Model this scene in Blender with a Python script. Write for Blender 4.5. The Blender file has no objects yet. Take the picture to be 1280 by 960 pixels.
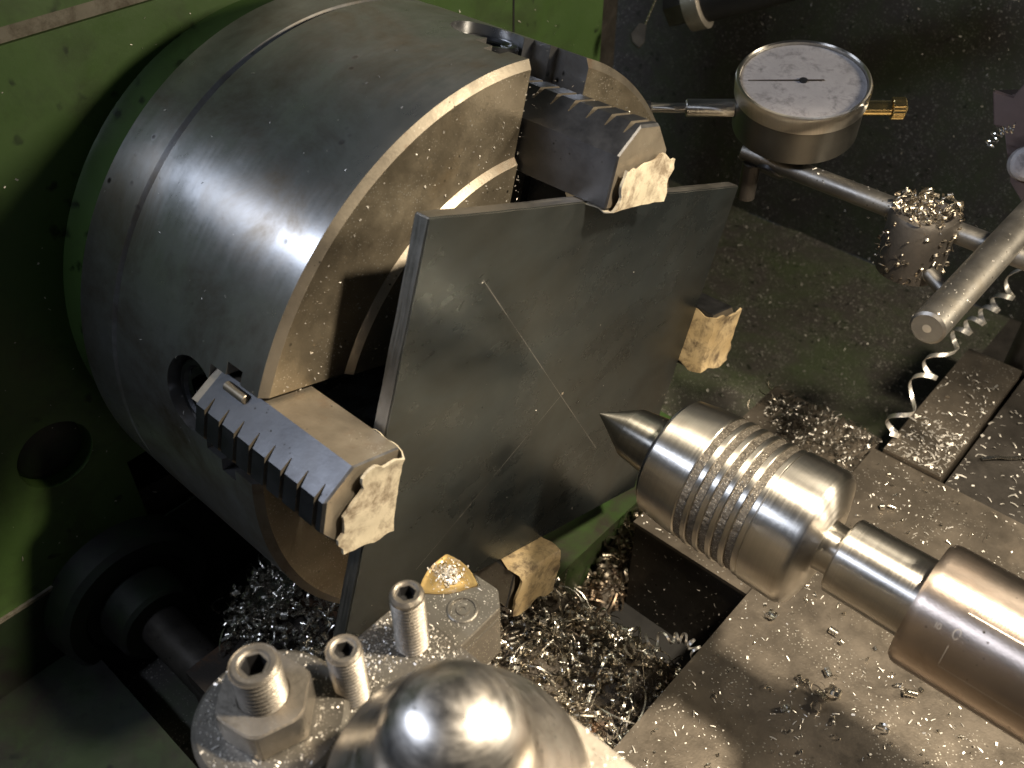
import bpy, bmesh, math, random
import numpy as np
from mathutils import Vector, Matrix

random.seed(7); rng = np.random.default_rng(7)
MM = 0.001
SC = bpy.context.scene
COL = SC.collection
rad = math.radians

# ------------------------------------------------------------------ camera
CAM_POS = np.array([176.132, -225.066, 255.307])          # millimetres
f_px = 1174.959
RW = np.array([[0.742061, 0.670332, -0.0], [0.443219, -0.490646, -0.750215], [-0.502894, 0.556706, -0.661193]])
cam = bpy.data.cameras.new('camera'); cam_o = bpy.data.objects.new('camera', cam); COL.objects.link(cam_o)
m3 = Matrix((RW[0], -RW[1], -RW[2])).transposed()
cam_o.matrix_world = Matrix.Translation(Vector(CAM_POS * MM)) @ m3.to_4x4()
cam.sensor_width = 36.0; cam.lens = f_px / 1280 * 36.0
cam.clip_start = 0.01; cam.clip_end = 50
cam.dof.use_dof = True; cam.dof.focus_distance = 0.375; cam.dof.aperture_fstop = 17.0
SC.camera = cam_o
SC.render.resolution_x, SC.render.resolution_y = 1024, 768

# ------------------------------------------------------------------ world and lamps
w = bpy.data.worlds.new('World'); SC.world = w; w.use_nodes = True
w.node_tree.nodes['Background'].inputs[0].default_value = (0.75, 0.85, 1.0, 1)
w.node_tree.nodes['Background'].inputs[1].default_value = 0.027
vs = SC.view_settings
vs.view_transform = 'Standard'; vs.look = 'None'; vs.gamma = 1; vs.exposure = 0.18; vs.use_curve_mapping = False

def lamp(name, kind, loc, target, power, color, **kw):
    l = bpy.data.lights.new(name, kind); l.energy = power; l.color = color
    for k, v in kw.items(): setattr(l, k, v)
    o = bpy.data.objects.new(name, l); COL.objects.link(o)
    o.location = Vector(loc) * MM
    d = (Vector(target) - Vector(loc)).normalized()
    o.rotation_euler = d.to_track_quat('-Z', 'Y').to_euler()
    return o
# warm work lamp over the tailstock, second warm lamp further right, cool shop tube over the operator's side
lamp('work_lamp', 'SPOT', (262, 18, 400), (140, -15, 0), 23.0, (1.0, 0.86, 0.66), spot_size=rad(59), spot_blend=0.3, shadow_soft_size=0.017)
lamp('right_lamp', 'AREA', (560, 400, 335), (0, 0, 0), 4.4, (1.0, 0.87, 0.67), shape='DISK', size=0.14)
lamp('shop_tube', 'AREA', (-440, -500, 540), (-440, -60, 60), 5.5, (0.74, 0.82, 1.0), shape='RECTANGLE', size=0.62, size_y=0.05)

# ------------------------------------------------------------------ materials
def new_mat(name):
    m = bpy.data.materials.new(name); m.use_nodes = True
    nt = m.node_tree
    return m, nt, nt.nodes, nt.links, nt.nodes['Principled BSDF']
def nd(nodes, t, **kw):
    n = nodes.new(t)
    for k, v in kw.items(): setattr(n, k, v)
    return n
def coords(nodes, links, scale=(1, 1, 1), rot=(0, 0, 0)):
    tc = nd(nodes, 'ShaderNodeTexCoord'); mp = nd(nodes, 'ShaderNodeMapping')
    mp.inputs['Scale'].default_value = scale; mp.inputs['Rotation'].default_value = rot
    links.new(tc.outputs['Object'], mp.inputs[0])
    return mp.outputs[0]
def noise(nodes, links, vec, scale, detail=5, rough=0.6, dist=0.0):
    n = nd(nodes, 'ShaderNodeTexNoise')
    n.inputs['Scale'].default_value = scale; n.inputs['Detail'].default_value = detail
    n.inputs['Roughness'].default_value = rough; n.inputs['Distortion'].default_value = dist
    links.new(vec, n.inputs['Vector'])
    return n.outputs['Fac']
def ramp(nodes, links, fac, stops):
    r = nd(nodes, 'ShaderNodeValToRGB')
    e = r.color_ramp.elements
    while len(e) < len(stops): e.new(0.5)
    for i, (p, c) in enumerate(stops):
        e[i].position = p
        e[i].color = (c, c, c, 1) if isinstance(c, (int, float)) else (*c, 1)
    links.new(fac, r.inputs[0])
    return r.outputs[0]
def mix(nodes, links, fac, a, b, mode='MIX'):
    m = nd(nodes, 'ShaderNodeMix', data_type='RGBA', blend_type=mode)
    for sock, v in ((m.inputs[0], fac), (m.inputs[6], a), (m.inputs[7], b)):
        if hasattr(v, 'is_linked') or hasattr(v, 'links'): links.new(v, sock)
        elif isinstance(v, (int, float)): sock.default_value = v
        else: sock.default_value = (*v, 1)
    return m.outputs[2]
def metal(name, c1, c2, r1, r2, metallic=1.0, scale=45, stain=None, stain_amt=(0.55, 0.75), streak=None,
          streak_str=0.25, pits=0.0, bump=0.08, bump_scale=900, aniso=0.0, grime=None, stain_scale=18, specks=0.0, speck_amt=(0.5, 0.62), streak_ro=0.35):
    m, nt, N, L, b = new_mat(name)
    v = coords(N, L)
    n1 = noise(N, L, v, scale, 6, 0.65)
    col = ramp(N, L, n1, [(0.3, c1), (0.7, c2)])
    ro = ramp(N, L, noise(N, L, v, scale * 2.3, 5, 0.7), [(0.3, r1), (0.7, r2)])
    if stain:
        sf = ramp(N, L, noise(N, L, v, stain_scale, 7, 0.68, 0.4), [(stain_amt[0], 0.0), (stain_amt[1], 1.0)])
        col = mix(N, L, sf, col, stain)
        ro = mix(N, L, sf, ro, (min(1, r2 + 0.12),) * 3)
    hgt = noise(N, L, v, bump_scale, 3, 0.6)
    if streak:
        sv = coords(N, L, streak)
        sn = noise(N, L, sv, 1.0, 4, 0.7)
        col = mix(N, L, streak_str, col, ramp(N, L, sn, [(0.25, 0.25), (0.75, 1.0)]), 'MULTIPLY')
        ro = mix(N, L, streak_ro, ro, ramp(N, L, sn, [(0.3, r1 * 0.6), (0.7, min(1, r2 * 1.5))]))
        mm = nd(N, 'ShaderNodeMath', operation='ADD'); L.new(hgt, mm.inputs[0]); L.new(sn, mm.inputs[1]); hgt = mm.outputs[0]
    if pits:
        vo = nd(N, 'ShaderNodeTexVoronoi'); vo.inputs['Scale'].default_value = pits; L.new(v, vo.inputs['Vector'])
        msk = ramp(N, L, noise(N, L, v, pits * 0.23, 3), [(0.57, 0.0), (0.66, 1.0)])
        pf = ramp(N, L, vo.outputs['Distance'], [(0.12, 1.0), (0.24, 0.0)])
        pf = mix(N, L, 1.0, pf, msk, 'MULTIPLY')
        col = mix(N, L, pf, col, grime or (0.02, 0.017, 0.012))
        ro = mix(N, L, pf, ro, (0.7, 0.7, 0.7))
    if specks:
        vo = nd(N, 'ShaderNodeTexVoronoi'); vo.inputs['Scale'].default_value = specks; L.new(v, vo.inputs['Vector'])
        msk = ramp(N, L, noise(N, L, v, specks * 0.06, 6, 0.75), [(speck_amt[0], 0.0), (speck_amt[1], 1.0)])
        pf = mix(N, L, 1.0, ramp(N, L, vo.outputs['Distance'], [(0.16, 1.0), (0.26, 0.0)]), msk, 'MULTIPLY')
        col = mix(N, L, pf, col, (0.62, 0.58, 0.50))
        ro = mix(N, L, pf, ro, (0.42, 0.42, 0.42))
    L.new(col, b.inputs['Base Color']); L.new(ro, b.inputs['Roughness'])
    b.inputs['Metallic'].default_value = metallic
    if aniso:
        b.inputs['Anisotropic'].default_value = aniso; b.inputs['Anisotropic Rotation'].default_value = 0.25
        tg = nd(N, 'ShaderNodeTangent', direction_type='RADIAL', axis='X'); L.new(tg.outputs[0], b.inputs['Tangent'])
    bp = nd(N, 'ShaderNodeBump'); bp.inputs['Strength'].default_value = bump; bp.inputs['Distance'].default_value = 0.0004
    L.new(hgt, bp.inputs['Height']); L.new(bp.outputs[0], b.inputs['Normal'])
    return m

M = {}
M['chuck'] = metal('chuck_steel', (0.36, 0.36, 0.36), (0.48, 0.48, 0.48), 0.25, 0.36, metallic=0.88, scale=34, stain=(0.18, 0.145, 0.10), stain_amt=(0.44, 0.72), stain_scale=20,
                   streak=(420, 40, 40), streak_str=0.06, streak_ro=0.12, pits=150, bump=0.015, aniso=0.85)
M['chuck_face'] = metal('chuck_face_steel', (0.25, 0.21, 0.15), (0.35, 0.30, 0.22), 0.34, 0.5, stain=(0.19, 0.135, 0.07), pits=300, bump=0.16, metallic=0.85,
                        streak=(30, 60, 60), streak_str=0.2, specks=900, speck_amt=(0.46, 0.6))
M['jaw'] = metal('jaw_steel', (0.085, 0.085, 0.088), (0.125, 0.124, 0.126), 0.38, 0.52, stain=(0.14, 0.11, 0.075), stain_amt=(0.6, 0.8), pits=500, bump=0.08)
M['jaw_end'] = metal('jaw_worn_steel', (0.21, 0.18, 0.14), (0.31, 0.27, 0.21), 0.36, 0.52, stain=(0.15, 0.09, 0.05), stain_scale=40, pits=500, bump=0.1, metallic=0.8, specks=1000, speck_amt=(0.55, 0.68))
M['screw_dark'] = metal('oily_dark_steel', (0.09, 0.09, 0.095), (0.16, 0.16, 0.165), 0.22, 0.4, pits=500)
M['plate'] = metal('mill_scale_plate', (0.060, 0.075, 0.082), (0.112, 0.130, 0.132), 0.12, 0.36, metallic=0.9, scale=12, stain=(0.080, 0.080, 0.070), stain_scale=11,
                   stain_amt=(0.4, 0.7), streak=(8, 12, 46), streak_str=0.4, bump=0.02, specks=330, speck_amt=(0.66, 0.72))
M['plate_edge'] = metal('plate_cut_edge', (0.22, 0.21, 0.19), (0.34, 0.32, 0.29), 0.35, 0.5, streak=(1200, 40, 40), bump=0.12)
M['scribe'] = metal('scribed_bright_line', (0.30, 0.29, 0.27), (0.42, 0.40, 0.37), 0.42, 0.5, metallic=0.7, bump=0.0)
M['bright'] = metal('ground_steel', (0.50, 0.47, 0.42), (0.62, 0.59, 0.54), 0.32, 0.42, stain=(0.36, 0.30, 0.23), stain_amt=(0.6, 0.85),
                    streak=(2600, 20, 20), streak_str=0.25, bump=0.05, aniso=0.9)
M['knurl'] = metal('gritty_ring_steel', (0.06, 0.052, 0.042), (0.20, 0.175, 0.14), 0.42, 0.6, metallic=0.8, scale=900, bump=1.0, bump_scale=1500, pits=0, specks=1500, speck_amt=(0.38, 0.5))
M['tip'] = metal('centre_tip_steel', (0.34, 0.32, 0.28), (0.44, 0.42, 0.38), 0.32, 0.4, streak=(3500, 15, 15), streak_str=0.4, aniso=0.9)
M['quill'] = metal('quill_steel', (0.46, 0.38, 0.32), (0.58, 0.49, 0.42), 0.36, 0.46, stain=(0.30, 0.20, 0.14), stain_amt=(0.5, 0.8), pits=420, aniso=0.85)
M['mark'] = metal('engraved_mark', (0.62, 0.56, 0.48), (0.75, 0.68, 0.6), 0.4, 0.5, bump=0)
M['mark_dark'] = metal('filled_engraving', (0.16, 0.12, 0.09), (0.2, 0.15, 0.11), 0.5, 0.6, bump=0)
M['iron'] = metal('slide_cast_iron', (0.125, 0.106, 0.085), (0.205, 0.175, 0.14), 0.32, 0.55, metallic=0.8, stain=(0.16, 0.13, 0.10), pits=330, bump=0.15, scale=30, specks=650, speck_amt=(0.5, 0.62))
M['iron_dark'] = metal('dark_oily_iron', (0.045, 0.04, 0.035), (0.09, 0.08, 0.07), 0.35, 0.6, metallic=0.7, pits=300, bump=0.2)
M['rusty'] = metal('rusty_ledge_iron', (0.03, 0.025, 0.02), (0.05, 0.04, 0.032), 0.5, 0.8, metallic=0.4, stain=(0.16, 0.075, 0.03), stain_amt=(0.5, 0.62), bump=0.4)
M['post'] = metal('tool_post_steel', (0.40, 0.36, 0.30), (0.52, 0.47, 0.40), 0.34, 0.5, metallic=0.8, stain=(0.25, 0.2, 0.15), pits=500, bump=0.1, specks=1000, speck_amt=(0.52, 0.64))
M['holder'] = metal('tool_holder_steel', (0.12, 0.11, 0.095), (0.20, 0.185, 0.16), 0.36, 0.52, metallic=0.8, stain=(0.15, 0.12, 0.09), pits=600, bump=0.2, specks=1100, speck_amt=(0.42, 0.55))
M['screw_steel'] = metal('worn_screw_steel', (0.24, 0.215, 0.18), (0.36, 0.325, 0.28), 0.34, 0.5, metallic=0.9, stain=(0.14, 0.11, 0.08), pits=700, bump=0.25, specks=1100, speck_amt=(0.5, 0.62))
M['chrome'] = metal('polished_hub', (0.46, 0.435, 0.40), (0.58, 0.55, 0.51), 0.24, 0.40, scale=120, stain=(0.30, 0.26, 0.21), stain_scale=60, streak=(90, 90, 700), streak_str=0.2, bump=0.03, pits=500, specks=900, speck_amt=(0.6, 0.7))
M['chip'] = metal('bright_swarf', (0.55, 0.52, 0.46), (0.72, 0.69, 0.62), 0.18, 0.35, scale=300, bump=0.0)
M['chip_dull'] = metal('dull_swarf', (0.30, 0.26, 0.2), (0.5, 0.45, 0.37), 0.28, 0.5, scale=120, stain=(0.22, 0.12, 0.06), stain_amt=(0.5, 0.7), bump=0.0)
M['chip_grey'] = metal('oily_grey_swarf', (0.20, 0.19, 0.17), (0.36, 0.34, 0.31), 0.3, 0.5, scale=200, bump=0.0)
M['swarf_dust'] = metal('rusty_swarf_dust', (0.05, 0.042, 0.034), (0.12, 0.10, 0.08), 0.5, 0.7, metallic=0.6, scale=160, stain=(0.14, 0.065, 0.025), stain_scale=40, bump=0.8, bump_scale=700, specks=900, speck_amt=(0.45, 0.6))
M['coil'] = metal('bright_coil', (0.68, 0.65, 0.6), (0.8, 0.77, 0.72), 0.32, 0.45, metallic=0.85, scale=300, bump=0.0)
M['grit'] = metal('metal_grit', (0.50, 0.47, 0.42), (0.70, 0.66, 0.60), 0.38, 0.55, metallic=0.6, scale=500, bump=0.0)
M['grit_grey'] = metal('dusty_grit', (0.22, 0.21, 0.19), (0.42, 0.40, 0.36), 0.4, 0.6, metallic=0.5, scale=500, bump=0.0)
M['brass'] = metal('brass', (0.62, 0.47, 0.20), (0.75, 0.58, 0.28), 0.2, 0.3)
M['insert'] = metal('coated_insert', (0.29, 0.20, 0.075), (0.41, 0.29, 0.12), 0.42, 0.58, metallic=0.75, stain=(0.30, 0.24, 0.16), stain_scale=130, stain_amt=(0.55, 0.6), bump=0.1)
M['black'] = metal('blackened_steel', (0.02, 0.02, 0.022), (0.035, 0.034, 0.034), 0.35, 0.5, metallic=0.3)
M['gap_shade'] = metal('gap_shade_black', (0.006, 0.006, 0.006), (0.012, 0.011, 0.01), 0.5, 0.7, metallic=0.0)  # near-black colour standing for shade deep in the gap
M['rod'] = metal('stand_rod_steel', (0.13, 0.122, 0.11), (0.22, 0.208, 0.188), 0.36, 0.5, metallic=0.95, pits=450, bump=0.15, stain=(0.12, 0.10, 0.07))
M['brown'] = metal('brown_oiled_bracket', (0.075, 0.05, 0.045), (0.11, 0.075, 0.066), 0.45, 0.6, metallic=0.3)

def paint(name, c1, c2, dirt, dirt_amt, r=(0.35, 0.55), spots=True, scale=12, dust=0):
    m, nt, N, L, b = new_mat(name)
    v = coords(N, L)
    col = ramp(N, L, noise(N, L, v, scale, 5, 0.6), [(0.3, c1), (0.7, c2)])
    df = ramp(N, L, noise(N, L, v, scale * 1.9, 8, 0.72, 0.3), [(dirt_amt[0], 0.0), (dirt_amt[1], 1.0)])
    col = mix(N, L, df, col, dirt)
    if spots:
        vo = nd(N, 'ShaderNodeTexVoronoi'); vo.inputs['Scale'].default_value = 95; vo.inputs['Randomness'].default_value = 1.0
        nv = nd(N, 'ShaderNodeTexNoise'); nv.inputs['Scale'].default_value = 160; L.new(v, nv.inputs['Vector'])
        va = nd(N, 'ShaderNodeVectorMath', operation='MULTIPLY_ADD'); L.new(nv.outputs['Color'], va.inputs[0]); va.inputs[1].default_value = (0.008,) * 3; L.new(v, va.inputs[2])
        L.new(va.outputs[0], vo.inputs['Vector'])
        sf = ramp(N, L, vo.outputs['Distance'], [(0.12, 1.0), (0.26, 0.0)])
        ms = ramp(N, L, noise(N, L, v, 34, 3), [(0.48, 0.0), (0.58, 1.0)])
        sf = mix(N, L, 1.0, sf, ms, 'MULTIPLY')
        col = mix(N, L, sf, col, tuple(0.28 * x for x in c1))
    if dust:
        for sc_d, lo_d in ((dust, 0.47), (dust * 2.3, 0.42)):
            vd = nd(N, 'ShaderNodeTexVoronoi'); vd.inputs['Scale'].default_value = sc_d; L.new(v, vd.inputs['Vector'])
            md = ramp(N, L, noise(N, L, v, sc_d * 0.05, 8, 0.8), [(lo_d, 0.0), (lo_d + 0.14, 1.0)])
            fd = mix(N, L, 1.0, ramp(N, L, vd.outputs['Distance'], [(0.14, 1.0), (0.24, 0.0)]), md, 'MULTIPLY')
            col = mix(N, L, fd, col, (0.40, 0.38, 0.34))
    L.new(col, b.inputs['Base Color'])
    L.new(ramp(N, L, noise(N, L, v, 40, 5), [(0.3, r[0]), (0.7, r[1])]), b.inputs['Roughness'])
    bp = nd(N, 'ShaderNodeBump'); bp.inputs['Strength'].default_value = 0.25; bp.inputs['Distance'].default_value = 0.0008
    L.new(noise(N, L, v, 70, 6, 0.6), bp.inputs['Height']); L.new(bp.outputs[0], b.inputs['Normal'])
    return m
M['green'] = paint('green_machine_paint', (0.05, 0.095, 0.024), (0.064, 0.118, 0.03), (0.034, 0.048, 0.018), (0.5, 0.76))
M['green_bed'] = paint('grimy_bed_paint', (0.024, 0.05, 0.013), (0.034, 0.066, 0.016), (0.03, 0.026, 0.02), (0.45, 0.62))
M['green_oily_shaded'] = paint('oily_shaded_green_paint', (0.008, 0.016, 0.007), (0.014, 0.025, 0.009), (0.010, 0.009, 0.008), (0.42, 0.6), r=(0.4, 0.65))  # dirty green taken near black, shade painted into the colour
M['tray'] = paint('dirty_tray', (0.05, 0.062, 0.034), (0.066, 0.084, 0.042), (0.06, 0.055, 0.048), (0.36, 0.58), r=(0.35, 0.6), scale=9, dust=330)
M['grey_gap'] = paint('grey_filler', (0.13, 0.12, 0.09), (0.2, 0.18, 0.14), (0.07, 0.055, 0.035), (0.45, 0.65), r=(0.6, 0.8), spots=False, scale=60)
M['card'] = paint('worn_cardboard', (0.28, 0.245, 0.175), (0.39, 0.345, 0.26), (0.12, 0.092, 0.06), (0.44, 0.62), r=(0.75, 0.9), spots=False, scale=55)
M['card_brown'] = paint('brown_cardboard', (0.24, 0.17, 0.08), (0.36, 0.28, 0.16), (0.08, 0.055, 0.03), (0.45, 0.62), r=(0.5, 0.8), spots=False, scale=60)  # browner cardboard for the lower and far jaws
M['dial_white'] = paint('dial_paper', (0.38, 0.36, 0.365), (0.48, 0.455, 0.46), (0.15, 0.14, 0.14), (0.5, 0.74), r=(0.3, 0.45), spots=False, scale=90)
def glass_mat():
    m, nt, N, L, b = new_mat('dial_glass')
    tr = nd(N, 'ShaderNodeBsdfTransparent'); gl = nd(N, 'ShaderNodeBsdfGlossy'); gl.inputs['Roughness'].default_value = 0.08
    mx = nd(N, 'ShaderNodeMixShader'); mx.inputs[0].default_value = 0.06
    L.new(tr.outputs[0], mx.inputs[1]); L.new(gl.outputs[0], mx.inputs[2])
    L.new(mx.outputs[0], N['Material Output'].inputs[0])
    return m
M['grad_grey'] = paint('faded_print', (0.28, 0.27, 0.27), (0.36, 0.35, 0.35), (0.4, 0.38, 0.38), (0.4, 0.6), spots=False, scale=200)
M['glass'] = glass_mat()
M['dial_case'] = metal('dial_case_grey', (0.13, 0.125, 0.115), (0.17, 0.165, 0.15), 0.34, 0.46, bump=0.05, specks=700, speck_amt=(0.6, 0.7))

# ------------------------------------------------------------------ mesh helpers (all shapes given in millimetres)
def thing(name, label, cat, base=(0, 0, 0), group=None, kind=None):
    o = bpy.data.objects.new(name, None); COL.objects.link(o)
    o.empty_display_size = 0.01
    o.location = Vector(base) * MM; o['label'] = label; o['category'] = cat
    if group: o['group'] = group
    return o
def tag(o, label, cat, group=None, kind=None):
    o['label'] = label
    if cat: o['category'] = cat
    if group: o['group'] = group
    if kind: o['kind'] = kind
    return o
def build(name, bm, mat, parent=None, base=None, smooth=35, bevel=0.0, seg=2, mats=None):
    """bm in world millimetres -> one mesh object; origin at the parent's base (or at base)"""
    me = bpy.data.meshes.new(name)
    if bevel:
        es = [e for e in bm.edges if len(e.link_faces) == 2 and e.calc_face_angle(0) > rad(28)]
        bmesh.ops.bevel(bm, geom=es, offset=bevel, segments=seg, affect='EDGES', clamp_overlap=True)
    root = parent
    off = Vector((0, 0, 0))
    if base is not None: off = Vector(base)
    elif root is not None:
        p = root; off = Vector((0, 0, 0))
        while p is not None: off += p.location / MM; p = p.parent
    for v in bm.verts: v.co = (v.co - off) * MM
    bm.normal_update()
    bm.to_mesh(me); bm.free()
    for m_ in (mats or [mat]): me.materials.append(M[m_] if isinstance(m_, str) else m_)
    if smooth:
        me.polygons.foreach_set('use_smooth', [True] * len(me.polygons))
        me.set_sharp_from_angle(angle=rad(smooth))
    o = bpy.data.objects.new(name, me); COL.objects.link(o)
    if parent is not None: o.parent = parent
    elif base is not None: o.location = off * MM
    return o
def box(bm, x0, x1, y0, y1, z0, z1):
    v = [bm.verts.new((x, y, z)) for x in (x0, x1) for y in (y0, y1) for z in (z0, z1)]
    for f in ((0, 1, 3, 2), (4, 6, 7, 5), (0, 4, 5, 1), (2, 3, 7, 6), (0, 2, 6, 4), (1, 5, 7, 3)): bm.faces.new([v[i] for i in f])
    return v
def new_box(*a): bm = bmesh.new(); box(bm, *a); return bm
def lathe(bm, prof, n=64, frame=None, jit=None):
    """revolve [(axial, radius)] about local X; frame = (origin, axis) puts that axis elsewhere"""
    if frame:
        O, A = Vector(frame[0]), Vector(frame[1]).normalized()
        B = A.orthogonal().normalized(); Cc = A.cross(B)
    else: O, A, B, Cc = Vector((0, 0, 0)), Vector((1, 0, 0)), Vector((0, 1, 0)), Vector((0, 0, 1))
    rings = []
    for i, (x, r) in enumerate(prof):
        if r < 1e-6: rings.append([bm.verts.new(O + A * x)])
        else: rings.append([bm.verts.new(O + A * x + (B * math.cos(2 * math.pi * k / n) + Cc * math.sin(2 * math.pi * k / n)) * r) for k in range(n)])
    for a, b in zip(rings, rings[1:]):
        for k in range(n):
            k2 = (k + 1) % n
            q = [a[k % len(a)], a[k2 % len(a)], b[k2 % len(b)], b[k % len(b)]]
            u = []
            for t in q:
                if t not in u: u.append(t)
            if len(u) > 2: bm.faces.new(u)
    for end in (() if prof[0] == prof[-1] else (rings[0], rings[-1])):
        if len(end) > 1:
            bm.faces.new(end if end is rings[-1] else end[::-1])
    bmesh.ops.recalc_face_normals(bm, faces=bm.faces[:])
    return bm
def rev(prof, n=64, frame=None): return lathe(bmesh.new(), prof, n, frame)
def cyl(p0, p1, r, n=32, ch=0.0, r1=None):
    p0, p1 = Vector(p0), Vector(p1); L_ = (p1 - p0).length; r1 = r if r1 is None else r1
    pr = [(0, r - ch), (ch, r), (L_ - ch, r1), (L_, r1 - ch)] if ch else [(0, r), (L_, r1)]
    return rev(pr, n, (p0, p1 - p0))
def prism(poly, z0, z1, axis='z'):
    bm = bmesh.new()
    P = (lambda a, b, c: (a, b, c)) if axis == 'z' else (lambda a, b, c: (c, a, b))
    lo = [bm.verts.new(P(a, b, z0)) for a, b in poly]; hi = [bm.verts.new(P(a, b, z1)) for a, b in poly]
    n = len(poly)
    bm.faces.new(lo[::-1]); bm.faces.new(hi)
    for i in range(n): bm.faces.new((lo[i], lo[(i + 1) % n], hi[(i + 1) % n], hi[i]))
    bmesh.ops.recalc_face_normals(bm, faces=bm.faces[:])
    return bm
def jitter(bm, amt, sc=0.15):
    from mathutils import noise as nz
    for v in bm.verts: v.co += Vector(nz.noise_vector(v.co * sc)) * amt
    return bm
def boolean(o, cutters):
    for c in cutters:
        md = o.modifiers.new('cut', 'BOOLEAN'); md.object = c; md.operation = 'DIFFERENCE'; md.solver = 'EXACT'
    dg = bpy.context.evaluated_depsgraph_get(); dg.update()
    me = bpy.data.meshes.new_from_object(o.evaluated_get(dg))
    o.modifiers.clear(); old = o.data; o.data = me; bpy.data.meshes.remove(old)
    for c in cutters:
        cm = c.data; bpy.data.objects.remove(c); bpy.data.meshes.remove(cm)
    me.polygons.foreach_set('use_smooth', [True] * len(me.polygons)); me.set_sharp_from_angle(angle=rad(20))
def ray(px, py):
    d = RW.T @ np.array([(px - 640) / f_px, (py - 480) / f_px, 1.0]); return d / np.linalg.norm(d)
def at_z(px, py, z): d = ray(px, py); return CAM_POS + d * (z - CAM_POS[2]) / d[2]
def at_x(px, py, x): d = ray(px, py); return CAM_POS + d * (x - CAM_POS[0]) / d[0]
def at_d(px, py, dist): return CAM_POS + ray(px, py) * dist

# ------------------------------------------------------------------ swarf: ribbons and flakes joined into single meshes
def ribbon(r, turns, pitch, width, n, taper=0.0, wob=0.0):
    V, F = [], []
    for i in range(n + 1):
        t = i / n; a = 2 * math.pi * turns * t; rr = r * (1 - taper * t) + wob * math.sin(a * 0.37 + 1)
        c, s = math.cos(a), math.sin(a)
        z = pitch * turns * t
        V.append((rr * c, rr * s, z - width / 2)); V.append((rr * 1.03 * c, rr * 1.03 * s, z + width / 2))
        if i: F.append((2 * i - 2, 2 * i - 1, 2 * i + 1, 2 * i))
    return np.array(V), F
CHIPS = [ribbon(1.6, 1.6, 1.1, 1.0, 14), ribbon(1.1, 2.6, 1.0, 0.8, 20), ribbon(2.4, 0.8, 0.5, 1.1, 9), ribbon(1.3, 1.2, 0.2, 1.4, 12, 0.4),
         ribbon(3.2, 0.45, 0.6, 0.8, 7), ribbon(0.8, 3.4, 0.9, 0.7, 24), ribbon(1.9, 1.1, 1.6, 0.6, 11, 0.3), ribbon(5.5, 0.35, 0.4, 0.5, 8)]
FLAKE = (np.array([(-0.5, -0.3, 0), (0.5, -0.25, 0.08), (0.45, 0.3, 0.02), (-0.4, 0.25, 0.16)]), [(0, 1, 2, 3)])
SLIVER = (np.array([(-1.0, -0.16, 0), (0.0, -0.2, 0.25), (1.0, -0.12, 0.1), (1.0, 0.1, 0.12), (0.0, 0.18, 0.28), (-1.0, 0.12, 0.03)]), [(0, 1, 4, 5), (1, 2, 3, 4)])
def rand_rot(flat=0.0):
    q = rng.normal(size=4); q /= np.linalg.norm(q); w_, x, y, z = q
    R = np.array([[1 - 2 * (y * y + z * z), 2 * (x * y - z * w_), 2 * (x * z + y * w_)], [2 * (x * y + z * w_), 1 - 2 * (x * x + z * z), 2 * (y * z - x * w_)], [2 * (x * z - y * w_), 2 * (y * z + x * w_), 1 - 2 * (x * x + y * y)]])
    return R
def flat_rot(n, tilt):
    n = np.array(n, float); n /= np.linalg.norm(n)
    n = n + rng.normal(size=3) * tilt; n /= np.linalg.norm(n)
    a = np.cross(n, rng.normal(size=3)); a /= np.linalg.norm(a)
    return np.stack([a, np.cross(n, a), n], 1)
def scatter(name, items, mat, parent=None):
    """items: (template, position mm, scale, rotation 3x3)"""
    V, F, k = [], [], 0
    base = np.mean([it[1] for it in items], 0)
    if parent is not None:
        p = parent; base = np.zeros(3)
        while p is not None: base = base + np.array(p.location) / MM; p = p.parent
    for (tv, tf), pos, s, R in items:
        V.append((tv * s) @ R.T + pos - base); F += [tuple(i + k for i in f_) for f_ in tf]; k += len(tv)
    me = bpy.data.meshes.new(name); me.from_pydata((np.concatenate(V) * MM).tolist(), [], F); me.materials.append(M[mat])
    me.polygons.foreach_set('use_smooth', [True] * len(me.polygons))
    o = bpy.data.objects.new(name, me); COL.objects.link(o)
    if parent is not None: o.parent = parent
    else: o.location = Vector(base) * MM
    o['kind'] = 'stuff'
    return o
def helix_path(name, pts, r, turns, width, mat, n=220, thick=0.25, rot0=0.0):
    """coiled ribbon whose axis follows pts (mm)"""
    P = [Vector(p) for p in pts]
    def pos(t):
        x = t * (len(P) - 1); i = min(int(x), len(P) - 2); u = x - i
        p0 = P[max(i - 1, 0)]; p1 = P[i]; p2 = P[i + 1]; p3 = P[min(i + 2, len(P) - 1)]
        return 0.5 * ((2 * p1) + (p2 - p0) * u + (2 * p0 - 5 * p1 + 4 * p2 - p3) * u * u + (3 * p1 - p0 - 3 * p2 + p3) * u ** 3)
    bm = bmesh.new(); prev = None; up = Vector((0.13, 0.2, 1)).normalized()
    for i in range(n + 1):
        t = i / n; c = pos(t); tan = (pos(min(1, t + 0.01)) - pos(max(0, t - 0.01))).normalized()
        b = (up - tan * up.dot(tan)).normalized(); d = tan.cross(b)
        a = 2 * math.pi * turns * (t + 0.035 * math.sin(9 * t) + 0.018 * math.sin(23 * t)) + rot0; rr = r * (1 + 0.14 * math.sin(7 * t) + 0.1 * math.sin(31 * t))
        o_ = b * math.cos(a) + d * math.sin(a)
        e = c + o_ * rr
        ring = [bm.verts.new(e + tan * (sx * width / 2) + o_ * (sy * thick / 2)) for sx, sy in ((-1, -1), (1, -1), (1, 1), (-1, 1))]
        if prev:
            for k in range(4): bm.faces.new((prev[k], prev[(k + 1) % 4], ring[(k + 1) % 4], ring[k]))
        prev = ring
    bmesh.ops.recalc_face_normals(bm, faces=bm.faces[:])
    return build(name, bm, mat, None, base=tuple(P[0]), smooth=50)

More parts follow.
